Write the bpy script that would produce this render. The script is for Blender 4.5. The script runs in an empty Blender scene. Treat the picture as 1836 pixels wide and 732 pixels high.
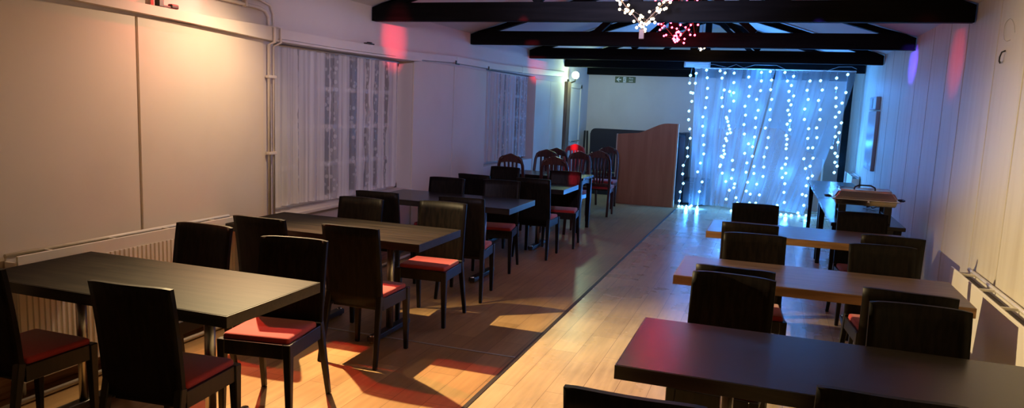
import bpy, bmesh, math, random
from mathutils import Vector, Matrix
random.seed(7)
SC = bpy.context.scene
COL = SC.collection
PI = math.pi

# ------------------------------------------------------------------ materials
def mat(name):
    m = bpy.data.materials.new(name); m.use_nodes = True
    nt = m.node_tree
    return m, nt, nt.nodes['Principled BSDF']

def N(nt, t, **kw):
    n = nt.nodes.new(t)
    for k, v in kw.items():
        setattr(n, k, v)
    return n

def plain(name, col, rough=.5, metal=0., spec=.5, noise=0., nscale=8., coat=0.):
    m, nt, b = mat(name)
    b.inputs['Base Color'].default_value = (*col, 1)
    b.inputs['Roughness'].default_value = rough
    b.inputs['Metallic'].default_value = metal
    b.inputs['Specular IOR Level'].default_value = spec
    b.inputs['Coat Weight'].default_value = coat
    if noise:
        tc = N(nt, 'ShaderNodeTexCoord'); nz = N(nt, 'ShaderNodeTexNoise')
        nz.inputs['Scale'].default_value = nscale; nz.inputs['Detail'].default_value = 5
        nt.links.new(tc.outputs['Object'], nz.inputs['Vector'])
        mx = N(nt, 'ShaderNodeMix', data_type='RGBA')
        mx.inputs[6].default_value = (*[c*(1-noise) for c in col], 1)
        mx.inputs[7].default_value = (*[min(1, c*(1+noise)) for c in col], 1)
        nt.links.new(nz.outputs['Fac'], mx.inputs[0])
        nt.links.new(mx.outputs[2], b.inputs['Base Color'])
    return m

def wood(name, c1, c2, axis='X', rough=.4, scale=1., spec=.5, world=False):
    m, nt, b = mat(name)
    tc = N(nt, 'ShaderNodeTexCoord'); mp = N(nt, 'ShaderNodeMapping')
    s = {'X': (1.2, 16, 16), 'Y': (16, 1.2, 16), 'Z': (16, 16, 1.2)}[axis]
    mp.inputs['Scale'].default_value = [k*scale for k in s]
    nt.links.new(tc.outputs['Object'], mp.inputs['Vector'])
    nz = N(nt, 'ShaderNodeTexNoise'); nz.inputs['Scale'].default_value = 2.5
    nz.inputs['Detail'].default_value = 8; nz.inputs['Distortion'].default_value = .6
    nt.links.new(mp.outputs[0], nz.inputs['Vector'])
    cr = N(nt, 'ShaderNodeValToRGB')
    cr.color_ramp.elements[0].position = .36; cr.color_ramp.elements[0].color = (*c1, 1)
    cr.color_ramp.elements[1].position = .66; cr.color_ramp.elements[1].color = (*c2, 1)
    nt.links.new(nz.outputs['Fac'], cr.inputs[0])
    nt.links.new(cr.outputs[0], b.inputs['Base Color'])
    b.inputs['Roughness'].default_value = rough
    b.inputs['Specular IOR Level'].default_value = spec
    bp = N(nt, 'ShaderNodeBump'); bp.inputs['Strength'].default_value = .06
    nt.links.new(nz.outputs['Fac'], bp.inputs['Height']); nt.links.new(bp.outputs[0], b.inputs['Normal'])
    return m

def laminate(name, c1, c2, c3, rough=.32):
    m, nt, b = mat(name)
    tc = N(nt, 'ShaderNodeTexCoord'); mp = N(nt, 'ShaderNodeMapping')
    mp.inputs['Rotation'].default_value = (0, 0, PI/2)
    nt.links.new(tc.outputs['Object'], mp.inputs['Vector'])
    br = N(nt, 'ShaderNodeTexBrick'); br.offset = .37
    br.inputs['Scale'].default_value = 1.; br.inputs['Brick Width'].default_value = 1.2
    br.inputs['Row Height'].default_value = .19; br.inputs['Mortar Size'].default_value = .0018
    br.inputs['Mortar Smooth'].default_value = .2; br.inputs['Bias'].default_value = 0
    br.inputs['Color1'].default_value = (*c1, 1); br.inputs['Color2'].default_value = (*c2, 1)
    br.inputs['Mortar'].default_value = (*c3, 1)
    nt.links.new(mp.outputs[0], br.inputs['Vector'])
    m2 = N(nt, 'ShaderNodeMapping'); m2.inputs['Scale'].default_value = (14, 1.3, 1)
    nt.links.new(tc.outputs['Object'], m2.inputs['Vector'])
    nz = N(nt, 'ShaderNodeTexNoise'); nz.inputs['Scale'].default_value = 2.; nz.inputs['Detail'].default_value = 7
    nt.links.new(m2.outputs[0], nz.inputs['Vector'])
    n3 = N(nt, 'ShaderNodeTexNoise'); n3.inputs['Scale'].default_value = 1.6; n3.inputs['Detail'].default_value = 4
    nt.links.new(tc.outputs['Object'], n3.inputs['Vector'])
    ad = N(nt, 'ShaderNodeMath', operation='ADD'); nt.links.new(nz.outputs['Fac'], ad.inputs[0]); nt.links.new(n3.outputs['Fac'], ad.inputs[1])
    mr = N(nt, 'ShaderNodeMapRange'); mr.inputs['From Min'].default_value = .6; mr.inputs['From Max'].default_value = 1.4
    mr.inputs['To Min'].default_value = .68; mr.inputs['To Max'].default_value = 1.22
    nt.links.new(ad.outputs[0], mr.inputs['Value'])
    mx = N(nt, 'ShaderNodeMix', data_type='RGBA', blend_type='MULTIPLY'); mx.inputs[0].default_value = 1
    nt.links.new(br.outputs['Color'], mx.inputs[6]); nt.links.new(mr.outputs[0], mx.inputs[7])
    nt.links.new(mx.outputs[2], b.inputs['Base Color'])
    b.inputs['Roughness'].default_value = rough
    rr = N(nt, 'ShaderNodeMapRange'); rr.inputs['To Min'].default_value = rough-.02; rr.inputs['To Max'].default_value = rough+.05
    nt.links.new(n3.outputs['Fac'], rr.inputs['Value']); nt.links.new(rr.outputs[0], b.inputs['Roughness'])
    return m

def painted(name, col, stain, amount=.3, scale=(1, 3, .5), rough=.55, bump=.05):
    """painted board with streaks of wear along Z"""
    m, nt, b = mat(name)
    tc = N(nt, 'ShaderNodeTexCoord'); mp = N(nt, 'ShaderNodeMapping'); mp.inputs['Scale'].default_value = scale
    nt.links.new(tc.outputs['Object'], mp.inputs['Vector'])
    nz = N(nt, 'ShaderNodeTexNoise'); nz.inputs['Scale'].default_value = 2.2; nz.inputs['Detail'].default_value = 6
    nt.links.new(mp.outputs[0], nz.inputs['Vector'])
    mr = N(nt, 'ShaderNodeMapRange'); mr.inputs['From Min'].default_value = .48; mr.inputs['From Max'].default_value = .78
    mr.inputs['To Min'].default_value = 0; mr.inputs['To Max'].default_value = amount
    nt.links.new(nz.outputs['Fac'], mr.inputs['Value'])
    mx = N(nt, 'ShaderNodeMix', data_type='RGBA')
    mx.inputs[6].default_value = (*col, 1); mx.inputs[7].default_value = (*stain, 1)
    nt.links.new(mr.outputs[0], mx.inputs[0]); nt.links.new(mx.outputs[2], b.inputs['Base Color'])
    b.inputs['Roughness'].default_value = rough
    bp = N(nt, 'ShaderNodeBump'); bp.inputs['Strength'].default_value = bump
    nt.links.new(nz.outputs['Fac'], bp.inputs['Height']); nt.links.new(bp.outputs[0], b.inputs['Normal'])
    return m

def emit(name, col, strength):
    m, nt, b = mat(name)
    b.inputs['Base Color'].default_value = (*[min(1, c) for c in col], 1)
    b.inputs['Emission Color'].default_value = (*col, 1)
    b.inputs['Emission Strength'].default_value = strength
    return m

def fabric(name, col, rough=.85):
    m, nt, b = mat(name)
    tc = N(nt, 'ShaderNodeTexCoord'); nz = N(nt, 'ShaderNodeTexNoise')
    nz.inputs['Scale'].default_value = 90; nz.inputs['Detail'].default_value = 3
    nt.links.new(tc.outputs['Object'], nz.inputs['Vector'])
    mx = N(nt, 'ShaderNodeMix', data_type='RGBA')
    mx.inputs[6].default_value = (*[c*.8 for c in col], 1); mx.inputs[7].default_value = (*[min(1, c*1.2) for c in col], 1)
    nt.links.new(nz.outputs['Fac'], mx.inputs[0]); nt.links.new(mx.outputs[2], b.inputs['Base Color'])
    b.inputs['Roughness'].default_value = rough; b.inputs['Sheen Weight'].default_value = .3
    bp = N(nt, 'ShaderNodeBump'); bp.inputs['Strength'].default_value = .15; bp.inputs['Distance'].default_value = .002
    nt.links.new(nz.outputs['Fac'], bp.inputs['Height']); nt.links.new(bp.outputs[0], b.inputs['Normal'])
    return m

def sheer(name, col, a_lo, a_hi, ufreq=60., seed=0.):
    """sheer cloth: diffuse + translucent threads, density varies across the gathers (UV x)"""
    m, nt, b = mat(name); nt.nodes.remove(b)
    out = nt.nodes['Material Output']
    uv = N(nt, 'ShaderNodeTexCoord'); mp = N(nt, 'ShaderNodeMapping'); mp.inputs['Scale'].default_value = (ufreq, .7, 1)
    mp.inputs['Location'].default_value = (seed, seed, 0)
    nt.links.new(uv.outputs['UV'], mp.inputs['Vector'])
    nz = N(nt, 'ShaderNodeTexNoise'); nz.inputs['Scale'].default_value = 1.; nz.inputs['Detail'].default_value = 1.5
    nt.links.new(mp.outputs[0], nz.inputs['Vector'])
    mr = N(nt, 'ShaderNodeMapRange'); mr.inputs['From Min'].default_value = .35; mr.inputs['From Max'].default_value = .72
    mr.inputs['To Min'].default_value = a_lo; mr.inputs['To Max'].default_value = a_hi; mr.interpolation_type = 'SMOOTHSTEP'
    nt.links.new(nz.outputs['Fac'], mr.inputs['Value'])
    d = N(nt, 'ShaderNodeBsdfDiffuse'); d.inputs[0].default_value = (*col, 1)
    t = N(nt, 'ShaderNodeBsdfTranslucent'); t.inputs[0].default_value = (*col, 1)
    mm = N(nt, 'ShaderNodeMixShader'); mm.inputs[0].default_value = .45
    nt.links.new(d.outputs[0], mm.inputs[1]); nt.links.new(t.outputs[0], mm.inputs[2])
    tr = N(nt, 'ShaderNodeBsdfTransparent')
    ms = N(nt, 'ShaderNodeMixShader')
    nt.links.new(mr.outputs[0], ms.inputs[0]); nt.links.new(tr.outputs[0], ms.inputs[1]); nt.links.new(mm.outputs[0], ms.inputs[2])
    nt.links.new(ms.outputs[0], out.inputs[0])
    return m

def lace(name, col, strips, seed):
    """net curtain: dense gathers with see-through strips (u ranges) that carry pale woven motifs"""
    m, nt, b = mat(name); nt.nodes.remove(b)
    out = nt.nodes['Material Output']
    L = nt.links.new
    uv = N(nt, 'ShaderNodeTexCoord'); sx = N(nt, 'ShaderNodeSeparateXYZ'); L(uv.outputs['UV'], sx.inputs[0])
    mp = N(nt, 'ShaderNodeMapping'); mp.inputs['Scale'].default_value = (50, 3.2, 1); mp.inputs['Location'].default_value = (seed, 0, 0)
    L(uv.outputs['UV'], mp.inputs['Vector'])
    nz = N(nt, 'ShaderNodeTexNoise'); nz.inputs['Scale'].default_value = 1.; nz.inputs['Detail'].default_value = 3; L(mp.outputs[0], nz.inputs['Vector'])
    wob = N(nt, 'ShaderNodeMath', operation='MULTIPLY_ADD'); wob.inputs[1].default_value = .026; L(nz.outputs['Fac'], wob.inputs[0])
    sub = N(nt, 'ShaderNodeMath', operation='SUBTRACT'); sub.inputs[1].default_value = .013; L(sx.outputs[0], sub.inputs[0]); L(sub.outputs[0], wob.inputs[2])
    cr = N(nt, 'ShaderNodeValToRGB'); cr.color_ramp.interpolation = 'CONSTANT'
    e = cr.color_ramp.elements; e[0].position = 0; e[0].color = (1, 1, 1, 1); e[1].position = .9999; e[1].color = (1, 1, 1, 1)
    for a, c in strips:
        x = e.new(a); x.color = (0, 0, 0, 1)
        if c < .99:
            x = e.new(c); x.color = (1, 1, 1, 1)
    L(wob.outputs[0], cr.inputs[0])
    # fine gather lines in the dense part
    mg = N(nt, 'ShaderNodeMapping'); mg.inputs['Scale'].default_value = (95, .8, 1); L(uv.outputs['UV'], mg.inputs['Vector'])
    ng = N(nt, 'ShaderNodeTexNoise'); ng.inputs['Scale'].default_value = 1.; L(mg.outputs[0], ng.inputs['Vector'])
    dn = N(nt, 'ShaderNodeMapRange'); dn.inputs['From Min'].default_value = .3; dn.inputs['From Max'].default_value = .7
    dn.inputs['To Min'].default_value = .70; dn.inputs['To Max'].default_value = .99; L(ng.outputs['Fac'], dn.inputs['Value'])
    m2 = N(nt, 'ShaderNodeMapping'); m2.inputs['Scale'].default_value = (60, 22, 1); m2.inputs['Location'].default_value = (seed, 0, 0)
    L(uv.outputs['UV'], m2.inputs['Vector'])
    vo = N(nt, 'ShaderNodeTexVoronoi'); vo.inputs['Scale'].default_value = 1.; L(m2.outputs[0], vo.inputs['Vector'])
    mot = N(nt, 'ShaderNodeMapRange'); mot.inputs['From Min'].default_value = .26; mot.inputs['From Max'].default_value = .36
    mot.inputs['To Min'].default_value = .66; mot.inputs['To Max'].default_value = .36
    L(vo.outputs['Distance'], mot.inputs['Value'])
    mx = N(nt, 'ShaderNodeMix', data_type='FLOAT'); L(cr.outputs[0], mx.inputs[0]); L(mot.outputs[0], mx.inputs[2]); L(dn.outputs[0], mx.inputs[3])
    d = N(nt, 'ShaderNodeBsdfDiffuse'); d.inputs[0].default_value = (*col, 1)
    t = N(nt, 'ShaderNodeBsdfTranslucent'); t.inputs[0].default_value = (*col, 1)
    mm = N(nt, 'ShaderNodeMixShader'); mm.inputs[0].default_value = .25
    L(d.outputs[0], mm.inputs[1]); L(t.outputs[0], mm.inputs[2])
    tr = N(nt, 'ShaderNodeBsdfTransparent'); ms = N(nt, 'ShaderNodeMixShader')
    L(mx.outputs[0], ms.inputs[0]); L(tr.outputs[0], ms.inputs[1]); L(mm.outputs[0], ms.inputs[2])
    L(ms.outputs[0], out.inputs[0])
    return m

M = {}
M['floor_left'] = laminate('laminate_brown', (.42, .255, .115), (.33, .195, .085), (.13, .075, .035), .3)
M['floor_right'] = laminate('laminate_beech', (.60, .46, .28), (.50, .375, .22), (.22, .15, .085), .26)
M['cream'] = painted('cream_wall_paint', (.68, .60, .50), (.52, .43, .33), .35, (1, .6, .6), .6, .03)
M['plaster'] = painted('white_plaster', (.66, .60, .56), (.56, .50, .46), .3, (1, 1, 1), .7, .06)
M['white_board'] = painted('white_painted_boards', (.66, .62, .52), (.46, .39, .27), .5, (1, 3.5, .35), .5, .05)
M['trim_white'] = plain('white_gloss_trim', (.68, .62, .54), .5, noise=.06)
M['front'] = plain('dark_wall_paint', (.06, .055, .05), .7, noise=.1)
M['ceil'] = plain('ceiling_paint', (.66, .64, .66), .8, noise=.04, nscale=3)
M['beam'] = wood('black_stained_timber', (.0022, .0019, .0018), (.005, .0044, .0042), 'X', .65, .6, .06)
M['beam_y'] = wood('black_stained_timber_lengthwise', (.010, .008, .007), (.022, .018, .016), 'Y', .45, .6)
M['skirt'] = wood('varnished_skirting', (.22, .09, .03), (.38, .18, .07), 'Y', .4)
M['post'] = wood('old_brown_timber', (.09, .05, .03), (.24, .15, .09), 'Z', .6)
M['wenge_top'] = wood('wenge_tabletop', (.010, .0075, .006), (.016, .0115, .009), 'X', .25, .8, .4)
M['wenge_worn'] = wood('worn_wenge_tabletop', (.008, .006, .005), (.020, .0150, .0115), 'X', .55, .8, .06)
M['walnut_top'] = wood('walnut_tabletop', (.060, .038, .026), (.115, .076, .052), 'X', .32, .8)
M['oak_edge'] = wood('oak_edge_band', (.20, .105, .045), (.34, .19, .085), 'X', .45)
M['wenge_edge'] = wood('wenge_edge_band', (.012, .009, .007), (.028, .021, .016), 'X', .28)
M['chair_wood'] = wood('dark_wenge_veneer', (.0025, .0018, .0014), (.0095, .0064, .0046), 'Z', .45, 1.3, .12)
M['chair_frame'] = wood('dark_wenge_frame', (.004, .003, .0024), (.010, .0075, .0055), 'Z', .36, 1.3, .3)
M['red'] = fabric('red_seat_fabric', (.38, .022, .020))
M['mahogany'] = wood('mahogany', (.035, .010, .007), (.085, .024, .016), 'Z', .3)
M['mahogany_red_lit'] = wood('red_lit_mahogany', (.32, .012, .010), (.46, .02, .016), 'Z', .35)  # mahogany with the red beam's light put into its colour
M['steel'] = plain('brushed_steel', (.55, .50, .44), .28, 1., noise=.08, nscale=30)
M['dark_metal'] = plain('black_powder_coat', (.018, .017, .016), .4)
M['chrome'] = plain('polished_steel', (.88, .85, .80), .19, 1.)
M['enamel'] = painted('radiator_enamel', (.78, .74, .66), (.62, .54, .42), .3, (1, 2, .6), .35, .02)
M['gap_shade'] = plain('radiator_gap_shade', (.10, .085, .06), .7)  # shade between the radiator panels, as a dark colour
M['divider'] = wood('reddish_beech_veneer', (.34, .12, .05), (.40, .15, .068), 'Z', .4, .35)
M['pale_edge'] = plain('pale_beech_edging', (.58, .42, .30), .4)
M['black_vinyl'] = plain('black_vinyl', (.008, .008, .009), .42, noise=.3, nscale=5)
M['lace'] = lace('lace_net', (.82, .81, .82), ((.177, .193), (.305, .317), (.378, .400), (.408, .461), (.562, .616), (.699, .718), (.768, .811), (.848, .892), (.972, .988)), 3.1)
M['lace2'] = lace('lace_net_far', (.82, .81, .82), ((.356, .389), (.457, .509), (.536, .583), (.715, .812), (.850, .918), (.942, .985)), 11.4)
M['sheer'] = sheer('white_voile', (.80, .82, .86), .26, .40, 9.)
M['sheer2'] = sheer('white_voile_right', (.80, .82, .86), .24, .38, 8., 5.)
M['glass'] = plain('night_window_glass', (.012, .012, .013), .25, spec=.25)
M['frame_white'] = plain('white_window_frame', (.74, .72, .70), .4)
M['black'] = plain('black_plastic', (.012, .012, .012), .4)
M['wire'] = plain('fairy_light_wire', (.30, .32, .34), .5)
M['wire_dark'] = plain('copper_wire', (.10, .06, .03), .5)
M['bulb_blue'] = emit('cool_blue_bulb', (.42, .84, 1.), 2.3)
M['bulb_warm'] = emit('warm_white_bulb', (1., .74, .40), 16)
M['bulb_red'] = emit('red_bulb', (1., .030, .075), 40)
M['globe'] = emit('white_lamp_globe', (.86, 1., .74), 3.2)
M['sign_green'] = plain('sign_green', (.006, .045, .022), .4)
M['sign_white'] = plain('sign_white', (.75, .78, .75), .5)
M['white_plastic'] = plain('white_plastic', (.50, .48, .47), .5)
M['grey_panel'] = plain('blue_grey_plastic', (.34, .40, .48), .35, noise=.05)
M['card'] = plain('brown_battery_box', (.14, .08, .05), .6)
M['seam'] = plain('black_rubber_seam', (.03, .02, .014), .55)
M['alu'] = plain('aluminium_strip', (.62, .60, .57), .4, .7)

# ------------------------------------------------------------------ mesh builder
class MB:
    def __init__(s):
        s.bm = bmesh.new(); s.smooth = False
    def box(s, lo, hi, bev=0., seg=2, rot=None, mi=0):
        lo, hi = Vector(lo), Vector(hi); c = (lo+hi)/2; d = hi-lo
        r = bmesh.ops.create_cube(s.bm, size=1)
        vs = r['verts']
        for v in vs:
            v.co = Vector((v.co.x*d.x, v.co.y*d.y, v.co.z*d.z))
        if bev:
            es = list({e for v in vs for e in v.link_edges})
            g = bmesh.ops.bevel(s.bm, geom=es, offset=bev, segments=seg, affect='EDGES', profile=.5)
            vs = list({v for f in g['faces'] for v in f.verts} | {v for v in vs if v.is_valid})
        for v in vs:
            v.co = (rot @ v.co if rot else v.co) + c
        if mi:
            for f in {f for v in vs for f in v.link_faces}: f.material_index = mi
        return s
    def beam(s, a, b, w, h, w2=None, h2=None, up=(0, 0, 1), bev=0.):
        """rectangular bar from a to b, section w x h at a and w2 x h2 at b"""
        a, b = Vector(a), Vector(b); t = (b-a).normalized(); up = Vector(up)
        if abs(t.dot(up)) > .95: up = Vector((0, 1, 0))
        x = t.cross(up).normalized(); y = x.cross(t)
        w2 = w if w2 is None else w2; h2 = h if h2 is None else h2
        vs = []
        for p, ww, hh in ((a, w, h), (b, w2, h2)):
            for i, j in ((-1, -1), (1, -1), (1, 1), (-1, 1)):
                vs.append(s.bm.verts.new(p + x*ww/2*i + y*hh/2*j))
        F = s.bm.faces.new
        fs = [F(vs[0:4][::-1]), F(vs[4:8])] + [F((vs[i], vs[(i+1) % 4], vs[4+(i+1) % 4], vs[4+i])) for i in range(4)]
        if bev:
            es = list({e for f in fs for e in f.edges})
            bmesh.ops.bevel(s.bm, geom=es, offset=bev, segments=1, affect='EDGES')
        return s
    def tube(s, pts, r, n=8, cap=True):
        pts = [Vector(p) for p in pts]; rings = []
        rr = r if isinstance(r, (list, tuple)) else [r]*len(pts)
        ref = None
        for i, p in enumerate(pts):
            t = (pts[min(i+1, len(pts)-1)] - pts[max(i-1, 0)])
            t = t.normalized() if t.length > 1e-9 else Vector((0, 0, 1))
            if ref is None or abs(ref.dot(t)) > .98:
                ref = Vector((0, 0, 1)) if abs(t.z) < .9 else Vector((1, 0, 0))
            x = t.cross(ref).normalized(); y = x.cross(t); ref = y
            rings.append([s.bm.verts.new(p + (x*math.cos(2*PI*k/n) + y*math.sin(2*PI*k/n))*rr[i]) for k in range(n)])
        for a, b in zip(rings, rings[1:]):
            for k in range(n):
                f = s.bm.faces.new((a[k], a[(k+1) % n], b[(k+1) % n], b[k])); f.smooth = True
        if cap:
            s.bm.faces.new(rings[0][::-1]); s.bm.faces.new(rings[-1])
        return s
    def prism(s, outline, axis, a, b, bev=0.):
        """outline: list of 2D points extruded along axis from a to b (axis 'Y': (x,z); 'X': (y,z); 'Z': (x,y))"""
        def P(u, v, w):
            return {'Y': (u, w, v), 'X': (w, u, v), 'Z': (u, v, w)}[axis]
        A = [s.bm.verts.new(P(u, v, a)) for u, v in outline]; B = [s.bm.verts.new(P(u, v, b)) for u, v in outline]
        n = len(A)
        fs = [s.bm.faces.new(A), s.bm.faces.new(B[::-1])]
        for i in range(n):
            fs.append(s.bm.faces.new((A[i], B[i], B[(i+1) % n], A[(i+1) % n])))
        if bev:
            es = list(set(fs[0].edges) | set(fs[1].edges))
            bmesh.ops.bevel(s.bm, geom=es, offset=bev, segments=2, affect='EDGES')
        return s
    def ball(s, c, r, u=10, v=7, sq=(1, 1, 1)):
        g = bmesh.ops.create_uvsphere(s.bm, u_segments=u, v_segments=v, radius=r)
        for w in g['verts']:
            w.co = Vector((w.co.x*sq[0], w.co.y*sq[1], w.co.z*sq[2])) + Vector(c)
        for f in {f for w in g['verts'] for f in w.link_faces}: f.smooth = True
        return s
    def bead(s, c, r):
        g = bmesh.ops.create_icosphere(s.bm, subdivisions=1, radius=r)
        for w in g['verts']: w.co += Vector(c)
        for f in {f for w in g['verts'] for f in w.link_faces}: f.smooth = True
        return s
    def cyl(s, c0, c1, r, r2=None, n=20):
        return s.tube([c0, c1], [r, r if r2 is None else r2], n)
    def sheet(s, fn, nu, nv, thick=None):
        """grid surface fn(u,v); with thick a closed slab between fn(u,v,0) and fn(u,v,1)"""
        uvl = s.bm.loops.layers.uv.verify()
        def grid(k):
            return [[s.bm.verts.new(fn(i/nu, j/nv, k) if thick else fn(i/nu, j/nv)) for j in range(nv+1)] for i in range(nu+1)]
        def skin(G, flip):
            for i in range(nu):
                for j in range(nv):
                    q = [(i, j), (i+1, j), (i+1, j+1), (i, j+1)]
                    if flip: q = q[::-1]
                    f = s.bm.faces.new([G[a][b] for a, b in q]); f.smooth = True
                    for lp, (a, b) in zip(f.loops, q): lp[uvl].uv = (a/nu, b/nv)
        G = grid(0)
        if not thick:
            skin(G, False); return s
        H = grid(1); skin(G, True); skin(H, False)
        F = s.bm.faces.new
        for i in range(nu):
            F((G[i][0], G[i+1][0], H[i+1][0], H[i][0])); F((G[i+1][nv], G[i][nv], H[i][nv], H[i+1][nv]))
        for j in range(nv):
            F((G[0][j+1], G[0][j], H[0][j], H[0][j+1])); F((G[nu][j], G[nu][j+1], H[nu][j+1], H[nu][j]))
        return s
    def build(s, name, m, parent=None, fix=True):
        if fix: bmesh.ops.recalc_face_normals(s.bm, faces=s.bm.faces)
        me = bpy.data.meshes.new(name); s.bm.to_mesh(me); s.bm.free()
        for k in (m if isinstance(m, (list, tuple)) else [m]): me.materials.append(k)
        o = bpy.data.objects.new(name, me); COL.objects.link(o)
        if parent: o.parent = parent
        return o

def tag(o, label=None, cat=None, group=None, kind=None):
    if label: o['label'] = label
    if cat: o['category'] = cat
    if group: o['group'] = group
    if kind: o['kind'] = kind
    return o

def thing(name, label, cat, loc=(0, 0, 0), rz=0., group=None):
    o = bpy.data.objects.new(name, None); COL.objects.link(o)
    o.empty_display_size = .1
    o.location = loc; o.rotation_euler = (0, 0, rz)
    return tag(o, label, cat, group)

KIDS = {}
def copy_tree(o, parent=None):
    c = o.copy(); COL.objects.link(c)
    if parent: c.parent = parent
    for ch in [k for k in bpy.data.objects if k.parent == o]:
        copy_tree(ch, c)
    return c

def struct(name, mb, m):
    return tag(mb.build(name, m), kind='structure')

# ------------------------------------------------------------------ room
XL, XR, YB, YF = -3.78, 1.37, 15.6, -6.0
RX = -1.205                      # ridge line
def ceil_z(x): return 2.57 + .315*(min(x-XL, XR-x))

mb = MB()
mb.box((XL-.3, YF-.2, -.1), (-1.48, YB+.2, 0)); mb.box((-1.48, YF-.2, -.1), (XR+.3, YB+.2, 0), mi=1)
struct('floor', mb, [M['floor_left'], M['floor_right']])
struct('trim_1', MB().box((-1.494, YF, 0), (-1.466, 13.0, .004), .001), M['seam'])
struct('trim_2', MB().box((-3.70, 4.513, 0), (-1.496, 4.531, .004), .001), M['alu'])

W1 = (5.0, 7.42, .70, 2.10); W2 = (9.62, 11.85, .80, 2.16)
mb = MB(); xo = XL-.26
for y0, y1 in ((YF, W1[0]), (W1[1], W2[0]), (W2[1], YB)):
    mb.box((xo, y0, 0), (XL, y1, 2.66))
for y0, y1, z0, z1 in (W1, W2):
    mb.box((xo, y0, 0), (XL, y1, z0)); mb.box((xo, y0, z1), (XL, y1, 2.66))
struct('wall_left', mb, M['plaster'])

mb = MB()
seams = [YF, -5, -4, -3, -2.1, -1.2, -.3, .6, 1.5, 2.45, 3.4, 4.35, 5.2, 5.85, 6.72, 7.36, 8.08, 8.85, 9.75, 10.6, 11.2, 12.05, 13.05, 14.05, 14.9, YB]
mb.box((XR+.018, YF, 0), (XR+.2, YB, 2.66), mi=1)
for a, b in zip(seams, seams[1:]):
    mb.box((XR, a+.008, 0), (XR+.02, b-.008, 2.64), .004, 1)
struct('wall_right', mb, [M['white_board'], M['post']])
gable = [(XL, 0), (XR, 0), (XR, ceil_z(XR)), (RX, ceil_z(RX)), (XL, ceil_z(XL))]
struct('wall_back', MB().prism([(x, z+(.05 if z else 0)) for x, z in gable], 'Y', YB, YB+.15), M['cream'])
struct('wall_front', MB().prism([(x, z+(.05 if z else 0)) for x, z in gable], 'Y', YF-.15, YF), M['front'])
mb = MB()
mb.prism([(XL-.2, ceil_z(XL)-.063), (RX, ceil_z(RX)), (XR+.2, ceil_z(XR)-.063), (XR+.2, 2.7), (RX, ceil_z(RX)+.12), (XL-.2, 2.7)], 'Y', YF-.1, YB+.1)
struct('ceiling', mb, M['ceil'])

tn = [2]
def trim(mb, m):
    tn[0] += 1
    return struct('trim_%d' % tn[0], mb, m)
# flush wall boards on the left, with open joints
for y0, y1 in ((-5.9, -4.4), (-4.38, -2.9), (-2.885, -1.0), (-.985, .7), (.715, 2.2), (2.215, 3.640), (3.656, 4.86), (7.425, 8.50), (8.514, 9.612), (11.86, 12.72), (12.73, 13.64)):
    trim(MB().box((XL, y0, .0), (XL+.016, y1, 2.12), .003, 1), M['cream'])
# long white rail (in three lengths that sag a little), pelmet above the window
def rail(pts, prot, h, base=XL):
    mb = MB()
    vs = [[mb.bm.verts.new((x, y, z+dz)) for x, dz in ((base, 0), (base+prot, 0), (base+prot, hh), (base, hh))] for y, z, hh in [(*p, h)[:3] for p in pts]]
    for a, b in zip(vs, vs[1:]):
        for k in range(4): mb.bm.faces.new((a[k], a[(k+1) % 4], b[(k+1) % 4], b[k]))
    mb.bm.faces.new(vs[0]); mb.bm.faces.new(vs[-1][::-1])
    return mb
trim(rail([(-5.9, 2.17, .055), (3.2, 2.15, .055), (3.61, 2.14, .058), (3.97, 2.13, .064), (4.3, 2.116, .076), (4.86, 2.092, .105), (4.97, 2.09, .11)], .07, .10), M['trim_white'])
trim(rail([(4.97, 2.11), (5.83, 2.107), (6.86, 2.118)], .10, .075), M['trim_white'])
trim(rail([(4.97, 2.088), (5.83, 2.085), (6.86, 2.095), (7.42, 2.105)], .11, .018), M['trim_white'])
trim(rail([(6.87, 2.115), (7.42, 2.125), (8.48, 2.16)], .06, .075), M['trim_white'])
trim(rail([(8.49, 2.155), (9.66, 2.155), (11.0, 2.18)], .06, .08), M['trim_white'])
trim(rail([(11.01, 2.175), (11.76, 2.19), (13.66, 2.24)], .06, .09), M['trim_white'])
# brown old timber beside the fire door, and the post under the end beam
trim(MB().box((XL, 13.69, 0), (XL+.07, 13.93, 2.16), .008), M['post'])
trim(MB().box((1.10, 13.60, 0), (1.20, 13.70, 2.43), .004), M['beam'])
trim(MB().box((XL, 15.42, 2.385), (XR, 15.58, 2.53), .006), M['beam'])
trim(MB().box((XL, W1[0], W1[2]-.03), (XL+.05, W1[1], W1[2]), .006), M['trim_white'])
struct('baseboard_left', MB().box((XL, YF, 0), (XL+.035, 13.65, .13), .006), M['skirt'])
struct('baseboard_right', MB().box((XR-.02, YF, 0), (XR, YB, .11), .005), M['trim_white'])
struct('baseboard_back', MB().box((XL, YB-.02, 0), (XR, YB, .11), .005), M['trim_white'])

# windows in the left wall: frames with glazing bars, dark night glass
def window(name, W, nc, nr, x=XL-.20):
    y0, y1, z0, z1 = W
    mb = MB()
    for a, b in (((y0, z0), (y0+.06, z1)), ((y1-.06, z0), (y1, z1)), ((y0, z0), (y1, z0+.06)), ((y0, z1-.06), (y1, z1))):
        mb.box((x-.03, a[0], a[1]), (x+.03, b[0], b[1]), .004, 1)
    for k in range(1, nr):
        z = z0+(z1-z0)*k/nr; mb.box((x-.02, y0, z-.022), (x+.025, y1, z+.022), .003, 1)
    for k in range(1, nc):
        y = y0+(y1-y0)*k/nc; mb.box((x-.02, y-.018, z0), (x+.022, y+.018, z1), .003, 1)
    o = struct(name, mb, M['frame_white'])
    MB().box((x-.012, y0+.02, z0+.02), (x-.006, y1-.02, z1-.02)).build('glass_pane', M['glass'], o)
window('window_1', W1, 4, 4); window('window_2', W2, 4, 4)
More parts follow.
